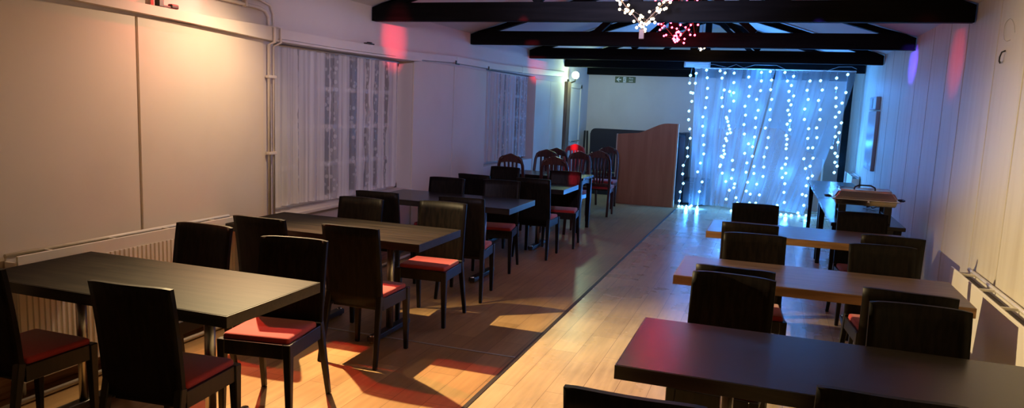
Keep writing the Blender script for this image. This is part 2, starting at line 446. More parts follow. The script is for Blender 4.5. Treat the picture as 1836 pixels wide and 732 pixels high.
# fire door
mb = MB()
mb.box((XL, 13.96, 0), (XL+.04, 14.05, 2.14), .004); mb.box((XL, 14.83, 0), (XL+.04, 14.92, 2.14), .004); mb.box((XL, 13.96, 2.06), (XL+.04, 14.92, 2.15), .004)
d = struct('door_1', mb, M['trim_white'])
MB().box((XL, 14.05, .005), (XL+.02, 14.83, 2.06), .003).build('door_leaf', M['trim_white'], d)
MB().tube([(XL+.03, 14.10, 1.02), (XL+.07, 14.10, 1.02), (XL+.07, 14.74, 1.02), (XL+.03, 14.74, 1.02)], .014).build('push_bar', M['chrome'], d)

# ------------------------------------------------------------------ lace curtains in the windows
def lace_curtain(name, W, label, m, nf, y1pad):
    y0, y1, z0, z1 = W[0]+.02, W[1]-y1pad, W[2]+.035, W[3]-.03
    def fn(u, v):
        y = y0+(y1-y0)*u
        a = .022*math.sin(2*PI*nf*u+1.3*math.sin(5*u)) + .008*math.sin(2*PI*nf*2.7*u)
        return (XL-.085+a*(.55+.45*(1-v)), y, z0+(z1-z0)*v + .012*math.sin(9*u)*(1-v))
    r = thing(name, label, 'curtain', (XL-.085, (y0+y1)/2, z1), 0, 'lace net curtains in the left windows')
    sh = MB().sheet(fn, 220, 6).build('net_panel', m, None, False)
    sh.data.transform(Matrix.Translation((-(XL-.085), -(y0+y1)/2, -z1))); sh.parent = r
    MB().tube([(0, -(y1-y0)/2, .006), (0, (y1-y0)/2, .006)], .008).build('curtain_rod', M['frame_white'], r)
lace_curtain('lace_curtain', W1, 'large white lace net curtain in the near left window, above the second table', M['lace'], 17, .16)
lace_curtain('lace_curtain', W2, 'narrower-looking lace net curtain in the far left window, tinged pink', M['lace2'], 15, .12)

# ------------------------------------------------------------------ roof trusses
def truss(y, label):
    r = thing('roof_truss', label, 'roof truss', (RX, y, 2.43), 0, 'black timber roof trusses')
    def L(x, z): return (x-RX, z-2.43)
    hw = .05
    x0, x1 = XL+.012, XR-.012
    MB().prism([L(x0, 2.43), L(x1, 2.43), L(x1, 2.558), L(x1-.11, 2.60), L(x0+.11, 2.60), L(x0, 2.558)], 'Y', -hw, hw, .008).build('tie_beam', M['beam'], r)
    for s in (-1, 1):
        xw = x0 if s < 0 else x1
        a = .13
        MB().prism([L(xw, ceil_z(xw)-.02), L(RX, ceil_z(RX)-.02), L(RX, ceil_z(RX)-a), L(xw-s*.33, 2.598), L(xw-s*.10, 2.598)], 'Y', -hw*.8, hw*.8).build('rafter', M['beam'], r)
        MB().beam((s*.92, 0, .168), (s*.16, 0, .83), .07, .07, up=(0, 1, 0)).build('strut', M['beam'], r)
    MB().box((-.055, -.03, .165), (.055, .03, .87), .004).build('king_post', M['beam'], r)
truss(4.08, 'black roof truss over the nearest tables, closest to the viewer')
truss(6.55, 'longest-looking black tie beam with a warm white light heart in front')
truss(9.05, 'second black roof truss behind the red light heart')
truss(11.5, 'third black roof truss behind the smallest warm light heart')
truss(13.65, 'last black roof truss above the blue-lit sheer curtains')

# ------------------------------------------------------------------ dining chairs (dark slab backs, red seats)
CH = 'dark slab-backed dining chairs with red seats'
def make_chair():
    r = thing('dining_chair', 'x', 'chair', (0, 0, 0), 0, CH)
    def back(u, v, k):
        x = (u-.5)*.395
        cur = -.020*(1-(2*u-1)**2)
        z = .385 + .508*v - (.006*(abs(2*u-1)**6) if v > .99 else 0)
        y = -.205 - .062*v**1.5 + cur - (.022 if k == 0 else 0)
        return (x, y, z)
    MB().sheet(back, 12, 8, True).build('backrest', M['chair_wood'], r)
    for s in (-1, 1):
        MB().beam((s*.178, -.215, .45), (s*.198, -.300, 0), .040, .038, .026, .026, up=(0, 1, 0), bev=.004).build('leg', M['chair_frame'], r)
        MB().beam((s*.180, .150, .432), (s*.187, .152, 0), .044, .044, .027, .027, up=(0, 1, 0), bev=.004).build('leg', M['chair_frame'], r)
        MB().box((s*.182-.013, -.20, .355), (s*.182+.013, .130, .432), .003).build('side_rail', M['chair_frame'], r)
    MB().box((-.16, .142, .355), (.16, .168, .432), .003).build('front_rail', M['chair_frame'], r)
    MB().box((-.16, -.205, .355), (.16, -.182, .425), .003).build('rear_rail', M['chair_frame'], r)
    mb = MB(); mb.box((-.182, -.182, .418), (.182, .150, .460), .016, 3)
    for v in mb.bm.verts:
        if v.co.z > .44: v.co.z += .012*(1-(v.co.x/.19)**2)*(1-((v.co.y+.01)/.18)**2)
    for f in mb.bm.faces: f.smooth = True
    mb.build('seat', M['red'], r)
    return r
CHAIR = make_chair(); used = [False]
def chair(x, y, face, yaw, label):
    """x, y: centre of the top of the backrest; face +1 looks down the room, -1 towards the viewer"""
    rz = math.radians(yaw) + (0 if face > 0 else PI)
    off = Matrix.Rotation(rz, 3, 'Z') @ Vector((0, -.262, 0))
    if used[0]: o = copy_tree(CHAIR)
    else: o = CHAIR; used[0] = True
    o.location = (x-off.x, y-off.y, 0); o.rotation_euler = (0, 0, rz); o['label'] = label
    return o
T = ['front left table', 'second left table', 'third left table', 'fourth left table']
chair(-3.24, 2.22, 1, 0, 'dark chair with its back to us at the left picture edge, by the radiator')
chair(-2.40, 2.27, 1, 5, 'large dark chair, back to us, at the aisle end of the front left table')
chair(-3.15, 3.50, -1, 1, 'dark chair facing us behind the front left table, next to the radiator')
chair(-2.45, 3.41, -1, 9, 'dark chair facing us with a brightly lit red seat, behind the front left table')
chair(-3.07, 3.93, 1, 0, 'dark chair, back to us, wall side of the second left table')
chair(-2.41, 3.95, 1, 1, 'tall-looking dark chair, back to us, aisle side of the second left table')
chair(-3.05, 5.13, -1, 0, 'dark chair facing us behind the second left table, under the lace curtain')
chair(-2.41, 5.30, -1, 4, 'dark chair facing us with lit red seat behind the second left table, aisle side')
chair(-3.16, 5.60, 1, 4, 'dark chair, back to us, wall side of the third left table')
chair(-2.41, 5.69, 1, 8, 'dark chair, back to us, aisle side of the third left table')
chair(-3.18, 7.08, -1, 2, 'dark chair facing us behind the third left table, wall side')
chair(-2.62, 7.22, -1, 10, 'dark chair facing us behind the third left table, aisle side')
chair(-3.10, 7.66, 1, -6, 'dark chair, back to us, wall side of the fourth left table')
chair(-2.42, 7.69, 1, 0, 'dark chair, back to us, aisle side of the fourth left table')
chair(-3.17, 8.85, -1, -2, 'dark chair facing us behind the fourth left table, wall side')
chair(-2.37, 8.84, -1, 8, 'dark chair facing us in a red glow behind the fourth left table')
chair(-.30, 1.98, 1, 1, 'dark chair cut off by the bottom edge, aisle end of the front right table')
chair(.385, 2.30, 1, 0, 'dark chair in the bottom right corner, back to us, at the front right table')
chair(-.12, 3.70, -1, -5, 'dark chair facing us behind the front right table, aisle side')
chair(.66, 3.48, -1, 1, 'dark chair facing us behind the front right table, wall side')
chair(-.12, 3.93, 1, -3, 'dark chair, back to us, aisle side of the middle right table')
chair(.665, 3.78, 1, -6, 'dark chair, back to us, wall side of the middle right table')
chair(-.05, 5.09, -1, 4, 'brown-lit dark chair facing us behind the middle right table, aisle side')
chair(.72, 5.10, -1, 6, 'brown-lit dark chair facing us behind the middle right table, wall side')
chair(-.095, 5.62, 1, 0, 'dark chair, back to us, aisle side of the rear right table')
chair(.84, 5.59, 1, -2, 'dark chair, back to us, wall side of the rear right table')
chair(-.085, 6.86, -1, 3, 'dark chair facing us behind the rear right table, in front of the blue lights')
chair(.78, 6.84, -1, 4, 'dark chair facing us behind the rear right table, in front of the chafing dish')

# ------------------------------------------------------------------ pedestal tables
def table(label, x0, x1, y0, y1, top, edge, group, wall_inset=.39):
    cx, cy = (x0+x1)/2, (y0+y1)/2
    r = thing('dining_table', label, 'table', (cx, cy, 0), 0, group)
    hx, hy = (x1-x0)/2, (y1-y0)/2
    MB().box((-hx+.004, -hy+.004, .70), (hx-.004, hy-.004, .75), .002).build('tabletop', top, r)
    mb = MB()
    for lo, hi in (((-hx, -hy, .697), (hx, -hy+.004, .7485)), ((-hx, hy-.004, .697), (hx, hy, .7485)), ((-hx, -hy+.004, .697), (-hx+.004, hy-.004, .7485)), ((hx-.004, -hy+.004, .697), (hx, hy-.004, .7485))):
        mb.box(lo, hi)
    mb.build('edge_band', edge, r)
    for s in (-1, 1):
        px = hx-.39 if s > 0 else -hx+wall_inset
        MB().cyl((px, 0, .05), (px, 0, .69), .026, n=20).build('post', M['steel'], r)
        MB().box((px-.05, -.22, .685), (px+.05, .22, .70), .003).build('top_plate', M['dark_metal'], r)
        ft = MB().box((px-.032, -.265, .012), (px+.032, .265, .05), .006).build('foot', M['dark_metal'], r)
        for t in (-1, 1):
            MB().cyl((px, t*.245, 0), (px, t*.245, .058), .019, n=14).build('glide', M['chrome'], ft)
    return r
GL, GR = 'dark dining tables along the left wall', 'dining tables along the right wall'
w, we = M['wenge_top'], M['wenge_edge']
table('dark table nearest on the left, dusty top, beside the radiator', -3.60, -2.08, 2.44, 3.12, M['wenge_worn'], we, GL, .31)
table('second dark table from the front on the left, below the near lace curtain', -3.64, -2.10, 4.27, 4.95, M['wenge_worn'], we, GL, .58)
table('third dark table on the left, at the far end of the near window', -3.62, -2.16, 6.19, 6.95, w, we, GL)
table('fourth dark table on the left, its end edge shining blue', -3.62, -2.16, 8.02, 8.69, w, we, GL, .48)
table('dark table nearest on the right with a red reflection on its top', -.47, 1.06, 2.58, 3.27, w, we, GR)
table('middle right table with brown top and orange-brown edge, touching the radiator', -.465, 1.05, 4.22, 4.86, M['walnut_top'], M['oak_edge'], GR)
table('rear right table with pale oak edge, in front of the fairy lights', -.43, 1.08, 5.98, 6.67, M['walnut_top'], M['oak_edge'], GR)

# four-legged tables at the far left
def leg_table(name, label, x0, x1, y0, y1, legs, group, cat='table', apron=.09, top=None):
    r = thing(name, label, cat, ((x0+x1)/2, (y0+y1)/2, 0), 0, group)
    hx, hy = (x1-x0)/2, (y1-y0)/2
    MB().box((-hx, -hy, .715), (hx, hy, .75), .005).build('tabletop', top or M['wenge_top'], r)
    for sx in (-1, 1):
        for ly in legs:
            MB().beam((sx*(hx-.05), ly, .715), (sx*(hx-.05), ly, 0), .065, .065, .045, .045, up=(0, 1, 0), bev=.004).build('leg', M['chair_frame'], r)
    l0, l1 = min(legs), max(legs)
    for sx in (-1, 1):
        n = 10; top_ = [(l0, .714), (l1, .714)]
        low = [(l1+(l0-l1)*k/n, .714-apron+.03*math.sin(PI*k/n)) for k in range(n+1)]
        MB().prism(top_+low, 'X', sx*(hx-.05)-.012, sx*(hx-.05)+.012).build('apron', M['wenge_edge'], r)
    for ly in (l0, l1):
        MB().box((-hx+.06, ly-.011, .714-apron), (hx-.06, ly+.011, .714), .002).build('apron', M['wenge_edge'], r)
    return r
GF = 'four-legged tables at the far left'
leg_table('dining_table', 'four-legged dark table with arched apron between the carved chairs', -3.6, -2.32, 9.56, 10.2, (-.27, .27), GF)
GB = 'long buffet tables by the right wall'
leg_table('buffet_table', 'long dark buffet table holding the chafing dish', .565, 1.17, 7.16, 9.28, (-.95, .95), GB, apron=.07)
leg_table('buffet_table', 'long dark buffet table beyond the chafing dish, reaching the curtain', .565, 1.17, 9.30, 11.86, (-1.15, 1.15), GB, apron=.07)

# ------------------------------------------------------------------ carved mahogany chairs
CG = 'carved slat-back chairs at the far left'
def make_carved(m):
    r = thing('carved_chair', 'x', 'chair', (0, 0, 0), 0, CG)
    for s in (-1, 1):
        MB().tube([(s*.165, -.215, 0), (s*.17, -.185, .25), (s*.175, -.18, .46), (s*.178, -.21, .70), (s*.168, -.235, .88), (s*.145, -.247, .955), (s*.10, -.25, .985)],
                  [.019, .021, .024, .024, .023, .024, .026], 8).build('back_post', m, r)
        MB().beam((s*.18, .18, .43), (s*.185, .185, 0), .045, .045, .028, .028, up=(0, 1, 0), bev=.004).build('leg', m, r)
        MB().box((s*.18-.012, -.17, .37), (s*.18+.012, .17, .43), .003).build('side_rail', m, r)
    crest = []
    n = 16
    top = [(-.15+.30*k/n, 0.968+.056*math.sin(PI*k/n)**.7+.012*math.exp(-((k-n/2)/2.)**2)) for k in range(n+1)]
    bot = [(.15-.30*k/n, 0.905+.018*math.sin(PI*k/n)) for k in range(n+1)]
    MB().prism(top+bot, 'Y', -.262, -.232, .006).build('crest_rail', m, r)
    for k in range(4):
        x = (k-1.5)*.050
        MB().tube([(x*.85, -.185, .50), (x, -.215, .70), (x*1.15, -.243, .94)], [.012, .017, .014], 6).build('slat', m, r)
    MB().box((-.165, -.200, .47), (.165, -.175, .52), .006).build('lower_rail', m, r)
    MB().box((-.165, .165, .37), (.165, .19, .43), .003).build('front_rail', m, r)
    mb = MB().box((-.20, -.175, .425), (.20, .20, .475), .018, 3)
    for f in mb.bm.faces: f.smooth = True
    mb.build('seat', M['red'], r)
    return r
CARV = make_carved(M['mahogany']); cused = [False]
def carved(x, y, face, yaw, label, proto=None):
    rz = math.radians(yaw) + (0 if face > 0 else PI)
    off = Matrix.Rotation(rz, 3, 'Z') @ Vector((0, -.25, 0))
    if proto: o = proto
    elif cused[0]: o = copy_tree(CARV)
    else: o = CARV; cused[0] = True
    o.location = (x-off.x, y-off.y, 0); o.rotation_euler = (0, 0, rz); o['label'] = label
carved(-3.27, 9.33, 1, 0, 'carved dark chair standing alone in front of the far lace curtain')
carved(-2.66, 9.33, 1, 4, 'carved dark chair, back to us, near side of the arched-apron table')
carved(-3.20, 10.78, -1, 2, 'carved dark chair facing us behind the arched-apron table, wall side')
carved(-2.68, 10.76, -1, -4, 'carved dark chair facing us behind the arched-apron table, aisle side')
carved(-3.20, 11.32, 1, 0, 'carved dark chair, back to us, beside the left wall below the far rail')
carved(-2.50, 11.27, 1, 3, 'carved dark chair, back to us, nearest the reddish wooden divider')
carved(-2.66, 12.72, -1, 0, 'carved dark chair facing us, tucked just left of the reddish wooden divider')
carved(-3.30, 12.90, -1, 0, 'carved chair glowing red, farthest left behind the other carved chairs', make_carved(M['mahogany_red_lit']))

# ------------------------------------------------------------------ radiators and pipes
def radiator(label, x_wall, sgn, y0, y1, z0, z1, depth, ribs):
    """sgn: direction of the room from the wall"""
    r = thing('radiator', label, 'radiator', (x_wall, (y0+y1)/2, z0), 0, 'white panel radiators')
    hy = (y1-y0)/2; H = z1-z0
    xf = sgn*depth
    def panel(x, name):
        mb = MB(); t = .012
        lo, hi = sorted((x, x-sgn*t))
        mb.box((lo, -hy, 0), (hi, hy, H), .004)
        n = int(2*hy/.034) if ribs else 0
        for k in range(n):
            y = -hy+.03+(2*hy-.06)*(k+.5)/n
            a, b = x-sgn*.002, x+sgn*.007
            out = [(y-.013, a), (y-.007, b), (y+.007, b), (y+.013, a)]
            mb.prism([(q, p) for p, q in out], 'Z', .06, H-.075)
        return mb.build(name, M['enamel'], r)
    panel(xf, 'front_panel')
    xb = sgn*.030
    mb = MB(); lo, hi = sorted((xb, xb-sgn*.012)); mb.box((lo, -hy, 0), (hi, hy, H), .004)
    mb.tube([(xb-sgn*.004, -hy, H-.008), (xb-sgn*.004, hy, H-.008)], .012)
    mb.build('back_panel', M['enamel'], r)
    mb = MB(); lo, hi = sorted((xb, xf-sgn*.012)); mb.box((lo, -hy+.01, .05), (hi, hy-.01, H-.05)); mb.build('gap_shade_block', M['gap_shade'], r)  # solid dark block painting the shade in the open gap
    n = max(2, int(2*hy/.42))
    for k in range(n):
        y = -hy+.22+(2*hy-.44)*k/(n-1); lo, hi = sorted((xb, xf-sgn*.010))
        MB().box((lo, y-.007, H-.02), (hi, y+.007, H-.004), .002).build('bracket', M['enamel'], r)
    for s in (-1, 1):
        lo, hi = sorted((xb, xf-sgn*.006))
        MB().box((lo, s*hy-.006, .02), (hi, s*hy+.006, H-.035), .002).build('end_cap', M['enamel'], r)
    MB().cyl((xb+sgn*.02, hy-.05, 0), (xb+sgn*.02, hy-.05, -z0), .009, n=10).build('supply_pipe', M['enamel'], r)
    MB().cyl((xb+sgn*.02, -hy+.05, 0), (xb+sgn*.02, -hy+.05, -z0), .009, n=10).build('supply_pipe', M['enamel'], r)
    return r
radiator('long ribbed white radiator on the left wall behind the front left table', XL+.016, 1, 2.72, 4.42, .09, .785, .115, True)
radiator('white double panel radiator on the right wall, its open top showing brackets', XR, -1, 3.0, 5.72, .12, .70, .135, False)
radiator('small white radiator end on the right wall beyond the chafing dish', XR, -1, 12.75, 14.1, .15, .78, .13, False)

p = thing('heating_pipe', 'pair of cream pipes running along then down the left wall beside the window', 'pipe', (XL, 4.93, 0))
def loc(*q): return (q[0]-XL, q[1]-4.93, q[2])
MB().tube([loc(-3.745, 2.0, 2.34), loc(-3.745, 4.3, 2.335), loc(-3.745, 4.78, 2.325), loc(-3.745, 4.86, 2.31), loc(-3.745, 4.90, 2.27), loc(-3.745, 4.905, 2.2), loc(-3.69, 4.905, 2.19), loc(-3.69, 4.905, 2.08), loc(-3.745, 4.905, 2.06), loc(-3.745, 4.905, .14)], .013, 10).build('thick_pipe', M['trim_white'], p)
MB().tube([loc(-3.745, 2.0, 2.40), loc(-3.745, 4.3, 2.395), loc(-3.745, 4.80, 2.385), loc(-3.745, 4.92, 2.36), loc(-3.745, 4.96, 2.30), loc(-3.745, 4.962, 2.2), loc(-3.675, 4.962, 2.19), loc(-3.675, 4.962, 2.08), loc(-3.745, 4.962, 2.05), loc(-3.745, 4.962, .14)], .009, 10).build('thin_pipe', M['trim_white'], p)
for z in (1.815, 1.215, .6):
    MB().box(loc(-3.765, 4.885, z-.011), loc(-3.728, 4.98, z+.011), .003).build('pipe_clip', M['trim_white'], p)
MB().box(loc(-3.765, 4.62, 2.31), loc(-3.728, 4.645, 2.41), .003).build('pipe_clip', M['trim_white'], p)
o = MB().tube([(-3.60, 2.5, .02), (-3.60, 13.4, .02)], .014, 10).build('floor_pipe', M['trim_white'])
tag(o, 'white pipe running along the floor under the left radiator', 'pipe')

# small black clamp on the rail
r = thing('clamp', 'small black clamp lying on the white rail at upper left', 'clamp', (-3.735, 3.86, 2.198))
MB().box((-.02, -.075, 0), (.02, -.035, .062), .004).build('clamp_post', M['black'], r)
MB().box((-.012, -.06, .0), (.012, .06, .014), .003).build('clamp_bar', M['black'], r)
MB().box((-.018, .03, 0), (.018, .095, .03), .008).build('clamp_knob', M['black'], r)
r = thing('curtain_bracket', 'small black bracket on top of the window pelmet, left wall', 'bracket', (-3.72, 6.38, 2.193))
MB().box((-.02, -.07, 0), (.02, .07, .012), .004).build('bracket_base', M['black'], r)
MB().cyl((0, -.03, .010), (0, .04, .014), .012, n=10).build('bracket_roll', M['black'], r)

for y, z, lab in ((8.49, 2.150, 'small black clip under the white rail above the lavender wall boards'), (9.60, 2.148, 'small black clip at the near top corner of the far lace curtain')):
    r = thing('rail_clip', lab, 'clip', (XL+.062, y, z), 0, 'small black clips under the left rail')
    MB().box((-.004, -.045, -.012), (.008, .06, .002), .002).build('clip_bar', M['black'], r)
    MB().box((-.002, -.055, -.012), (.010, -.035, .035), .002).build('clip_hook', M['black'], r)

# ------------------------------------------------------------------ right wall fittings
r = thing('wall_cover', 'tall blue-grey plastic cover with smaller box on top, right wall', 'wall panel', (XR, 11.75, 1.4))
MB().box((-.05, -.42, -.43), (0, .42, .40), .008).build('cover_panel', M['grey_panel'], r)
MB().box((-.06, -.36, .42), (0, .34, .60), .008).build('cover_box', M['grey_panel'], r)
MB().box((-.062, -.05, .44), (-.058, .05, .58)).build('cover_seam', M['black'], r)
o = MB().tube([(XR-.001, 5.63, 2.15), (XR-.02, 5.635, 2.14), (XR-.026, 5.645, 2.11), (XR-.022, 5.66, 2.085), (XR-.012, 5.68, 2.075), (XR-.008, 5.70, 2.085)], .005, 8).build('wall_hook', M['black'])
tag(o, 'tiny black hook on the pale right wall near the top corner', 'hook')
o = MB().tube([(XR-.004, 5.55+.16*math.sin(t*.42)+.006*t, 2.33-.12*math.cos(t*.42)-.014*t) for t in range(11)], .0018, 6).build('hanging_wire', M['frame_white'])
tag(o, 'thin pale wire loop on the right wall above the black hook', 'wire')

# ------------------------------------------------------------------ far end: lamp, sign, dividers, sofas
r = thing('wall_lamp', 'round white lamp glowing on the left wall above the brown timber', 'lamp', (XL, 13.9, 2.27))
MB().ball((.15, 0, .02), .072, 20, 14).build('globe', M['globe'], r)
MB().tube([(0, 0, -.12), (.08, 0, -.12), (.15, 0, -.09), (.15, 0, -.045)], .014, 10).build('lamp_arm', M['dark_metal'], r)
MB().box((0, -.05, -.18), (.02, .05, -.06), .006).build('lamp_plate', M['dark_metal'], r)

r = thing('exit_sign', 'green fire exit sign with left arrow, high on the back wall', 'sign', (-2.995, YB-.003, 2.30))
sw, sh = .215, .062
MB().box((-sw, -.008, -sh), (sw, 0, sh), .002, 1).build('sign_plate', M['sign_green'], r)
mb = MB()
mb.prism([(-.19, 0), (-.135, .045), (-.115, .045), (-.150, .012), (-.085, .012), (-.085, -.012), (-.150, -.012), (-.115, -.045), (-.135, -.045)], 'Y', -.0105, -.008)
mb.build('arrow', M['sign_white'], r)
mb = MB(); mb.box((-.045, -.0105, -.055), (.018, -.008, .055)); mb.build('doorway', M['sign_white'], r)
mb = MB()
mb.cyl((-.006, -.0125, .033), (-.006, -.0105, .033), .009, n=12)
for a, b, wd in (((-.012, .022), (-.018, -.008), .014), ((-.018, -.008), (-.034, -.022), .008), ((-.034, -.022), (-.030, -.044), .007), ((-.016, -.008), (-.004, -.026), .008), ((-.004, -.026), (.006, -.046), .007), ((-.012, .018), (-.032, .008), .006), ((-.010, .018), (.006, .002), .006)):
    mb.beam((a[0], -.0115, a[1]), (b[0], -.0115, b[1]), .002, wd, up=(1, 0, .3) if abs(a[0]-b[0]) < .004 else (0, 0, 1))
mb.build('running_figure', M['sign_green'], r)
def text(body, size, x, z, y, name, m, parent):
    cu = bpy.data.curves.new(name, 'FONT'); cu.body = body; cu.size = size; cu.extrude = .001
    cu.align_x = 'LEFT'; cu.align_y = 'CENTER'
    ob = bpy.data.objects.new(name, cu); COL.objects.link(ob)
    dg = bpy.context.evaluated_depsgraph_get()
    me = bpy.data.meshes.new_from_object(ob.evaluated_get(dg)); bpy.data.objects.remove(ob)
    me.transform(Matrix.Rotation(PI/2, 4, 'X')); me.transform(Matrix.Translation((x, y, z)))
    me.materials.clear(); me.materials.append(m)
    o = bpy.data.objects.new(name, me); COL.objects.link(o); o.parent = parent
    return o
text('Fire', .058, .075, .026, -.0095, 'lettering', M['sign_white'], r)
text('exit', .058, .075, -.026, -.0095, 'lettering', M['sign_white'], r)

r = thing('emergency_light', 'white rectangular emergency light fixed to the last beam above the curtain', 'light', (-1.35, 13.60, 2.52))
MB().box((-.225, -.07, -.055), (.225, 0, .055), .012, 3).build('housing', M['white_plastic'], r)
MB().box((-.20, -.085, -.048), (.20, -.068, .035), .008).build('diffuser', M['frame_white'], r)

def divider(label, y, outline, x0, x1):
    r = thing('booth_divider', label, 'room divider', ((x0+x1)/2, y, 0), 0, 'wooden booth dividers with curved tops')
    cx = (x0+x1)/2
    MB().prism([(x0-cx+.014, 0), (x1-cx-.014, 0)] + [(min(max(x-cx, x0-cx+.014), x1-cx-.014), z) for x, z in outline[::-1]], 'Y', -.024, .024, .002).build('panel', M['divider'], r)
    MB().box((x0-cx-.004, -.028, 0), (x0-cx+.016, .028, outline[0][1]+.004), .003).build('edge_strip', M['pale_edge'], r)
    MB().box((x1-cx-.016, -.028, 0), (x1-cx+.012, .028, outline[-1][1]+.004), .003).build('edge_strip', M['pale_edge'], r)
def sm(t): t = max(0, min(1, t)); return t*t*(3-2*t)
divider('reddish wooden divider with a wave-shaped top, left of the fairy lights', 13.2,
        [(-2.62+1.066*k/24, 1.245+.05*min(1, k/12)+.175*sm((k/24-.33)/.5)) for k in range(25)], -2.62, -1.554)
divider('wooden divider seen dimly through the sheer curtain, its top curving down', 14.35,
        [(-1.0+1.9*k/30, 1.40+.06*min(1, k/15)-.52*sm((k/30-.55)/.45)) for k in range(31)], -1.0, .9)

def rounded(w, h, rad, n=6):
    pts = [(-w, 0), (w, 0)]
    for k in range(n+1): a = PI/2*k/n; pts.append((w-rad+rad*math.cos(a), h-rad+rad*math.sin(a)))
    for k in range(n+1): a = PI/2+PI/2*k/n; pts.append((-w+rad+rad*math.cos(a), h-rad+rad*math.sin(a)))
    return pts
r = thing('booth_sofa', 'black high-backed sofa against the back wall behind the wooden divider', 'sofa', (-2.55, 14.9, 0))
MB().prism(rounded(.95, 1.28, .10), 'Y', -.08, .12, .03).build('backrest', M['black_vinyl'], r)
MB().box((-.93, -.62, .30), (.93, -.08, .46), .04, 3).build('seat', M['black_vinyl'], r)
MB().box((-.92, -.58, 0), (.92, -.08, .30), .01).build('base', M['black'], r)
r = thing('booth_sofa', 'narrow black booth back squeezed between the wooden divider and the curtain', 'sofa', (-1.535, 14.17, 0))
MB().prism([(y, z) for y, z in rounded(.48, 1.30, .10)], 'X', -.06, .06, .02).build('backrest', M['black_vinyl'], r)
MB().box((.06, -.45, .02), (.48, .45, .44), .03, 3).build('seat', M['black_vinyl'], r)
r = thing('folded_stand', 'two thin black uprights standing in the back left corner', 'stand', (-3.62, 14.98, 0))
MB().beam((-.05, 0, 0), (-.03, 0, 1.22), .035, .035, up=(0, 1, 0)).build('upright', M['black'], r)
MB().beam((.06, 0, 0), (.02, 0, 1.22), .035, .035, up=(0, 1, 0)).build('upright', M['black'], r)
MB().box((-.05, -.015, .3), (.06, .015, .33)).build('crossbar', M['black'], r)

# ------------------------------------------------------------------ chafing dish on the buffet table
r = thing('chafing_dish', 'rectangular steel chafing dish with closed lid on the buffet table', 'chafing dish', (.855, 7.56, .75))
for sx in (-1, 1):
    for sy in (-1, 1):
        MB().box((sx*.19-.032, sy*.15-.014, 0), (sx*.19+.032, sy*.15+.014, .145), .004).build('leg', M['dark_metal'], r)
    MB().box((sx*.19-.022, -.14, .06), (sx*.19+.022, .14, .075), .003).build('side_bar', M['dark_metal'], r)
MB().box((-.165, -.13, .040), (.165, .13, .052), .004).build('fuel_shelf', M['chrome'], r)
def taper(z0, z1, a0, b0, a1, b1, bev=.012):
    mb = MB(); vs = []
    for z, a, b in ((z0, a0, b0), (z1, a1, b1)):
        vs.append([mb.bm.verts.new((x, y, z)) for x, y in ((-a, -b), (a, -b), (a, b), (-a, b))])
    mb.bm.faces.new(vs[0][::-1]); mb.bm.faces.new(vs[1])
    for k in range(4): mb.bm.faces.new((vs[0][k], vs[0][(k+1) % 4], vs[1][(k+1) % 4], vs[1][k]))
    bmesh.ops.bevel(mb.bm, geom=list(mb.bm.edges), offset=bev, segments=3, affect='EDGES')
    return mb
taper(.145, .195, .250, .160, .262, .172, .006).build('water_pan', M['chrome'], r)
MB().box((-.285, -.195, .190), (.285, .195, .202), .005).build('rim', M['chrome'], r)
lid = taper(.203, .280, .275, .185, .225, .135, .018).build('lid', M['chrome'], r)
MB().tube([(-.215, -.125, .281), (.215, -.125, .281), (.215, .125, .281), (-.215, .125, .281), (-.215, -.125, .281)], .004, 6).build('lid_bead', M['chrome'], lid)
MB().tube([(-.09, 0, .276), (-.085, 0, .300), (-.05, 0, .318), (.05, 0, .318), (.085, 0, .300), (.09, 0, .276)], .007, 8).build('lid_handle', M['dark_metal'], lid)
for s in (-1, 1):
    MB().tube([(s*.275, -.06, .196), (s*.325, -.06, .20), (s*.335, -.045, .203), (s*.335, .045, .203), (s*.325, .06, .20), (s*.275, .06, .196)], .007, 8).build('carry_handle', M['black'], r)
MB().ball((.02, -.198, .180), .010, sq=(1, .7, 1.4)).build('catch', M['chrome'], r)
MB().ball((-.23, -.165, .235), .009, sq=(.8, .7, 1.6)).build('rivet', M['chrome'], lid)
pts = [(.02*math.sin(k*1.7)+.012*k-.1, .05*math.cos(k*1.3), .012+.018*abs(math.sin(k*.9))) for k in range(18)]
r = MB().tube([(1.08+a, 8.55+b*1.6, .75+c) for a, b, c in pts], .006, 6).build('cable', M['black'])
tag(r, 'dark tangled cable lying on the buffet table behind the chafing dish', 'cable')

# ------------------------------------------------------------------ sheer curtains and the fairy-light curtain
def sheer_curtain(label, m, xt, xb, nf, ph, power, z0):
    def fn(u, v):
        t = 1-v
        s = t**power
        x0 = xt[0]+(xb[0]-xt[0])*s; x1 = xt[1]+(xb[1]-xt[1])*s
        g = u + .012*math.sin(7*u+3*t+ph)
        y = (.020+.014*math.sin(5*u+ph))*math.sin(2*PI*nf*u+ph+1.6*math.sin(4*u)+.5*t) + .006*math.sin(2*PI*nf*2.3*u+2*t) + .02*math.sin(3*t+5*u)
        return (x0+(x1-x0)*g, y, z0+(2.452-z0)*v + (.05*math.sin(PI*u)*t if z0 < .1 else 0) - 2.452)
    r = thing('sheer_curtain', label, 'curtain', (0, 13.47, 2.452), 0, 'white sheer curtains behind the fairy lights')
    MB().sheet(fn, 240, 40).build('voile_panel', m, r, False)
    MB().tube([(xt[0], 0, .0), (xt[1], 0, .0)], .010, 8).build('heading', M['frame_white'], r)
sheer_curtain('left white sheer curtain behind the fairy lights, hanging beside the wooden divider', M['sheer'], (-1.38, -.055), (-1.31, -.44), 7, .4, 1.0, .015)
sheer_curtain('right white sheer curtain behind the fairy lights, swept left at the bottom', M['sheer2'], (-.045, 1.21), (-.43, .62), 7, 2.1, 1.25, .02)

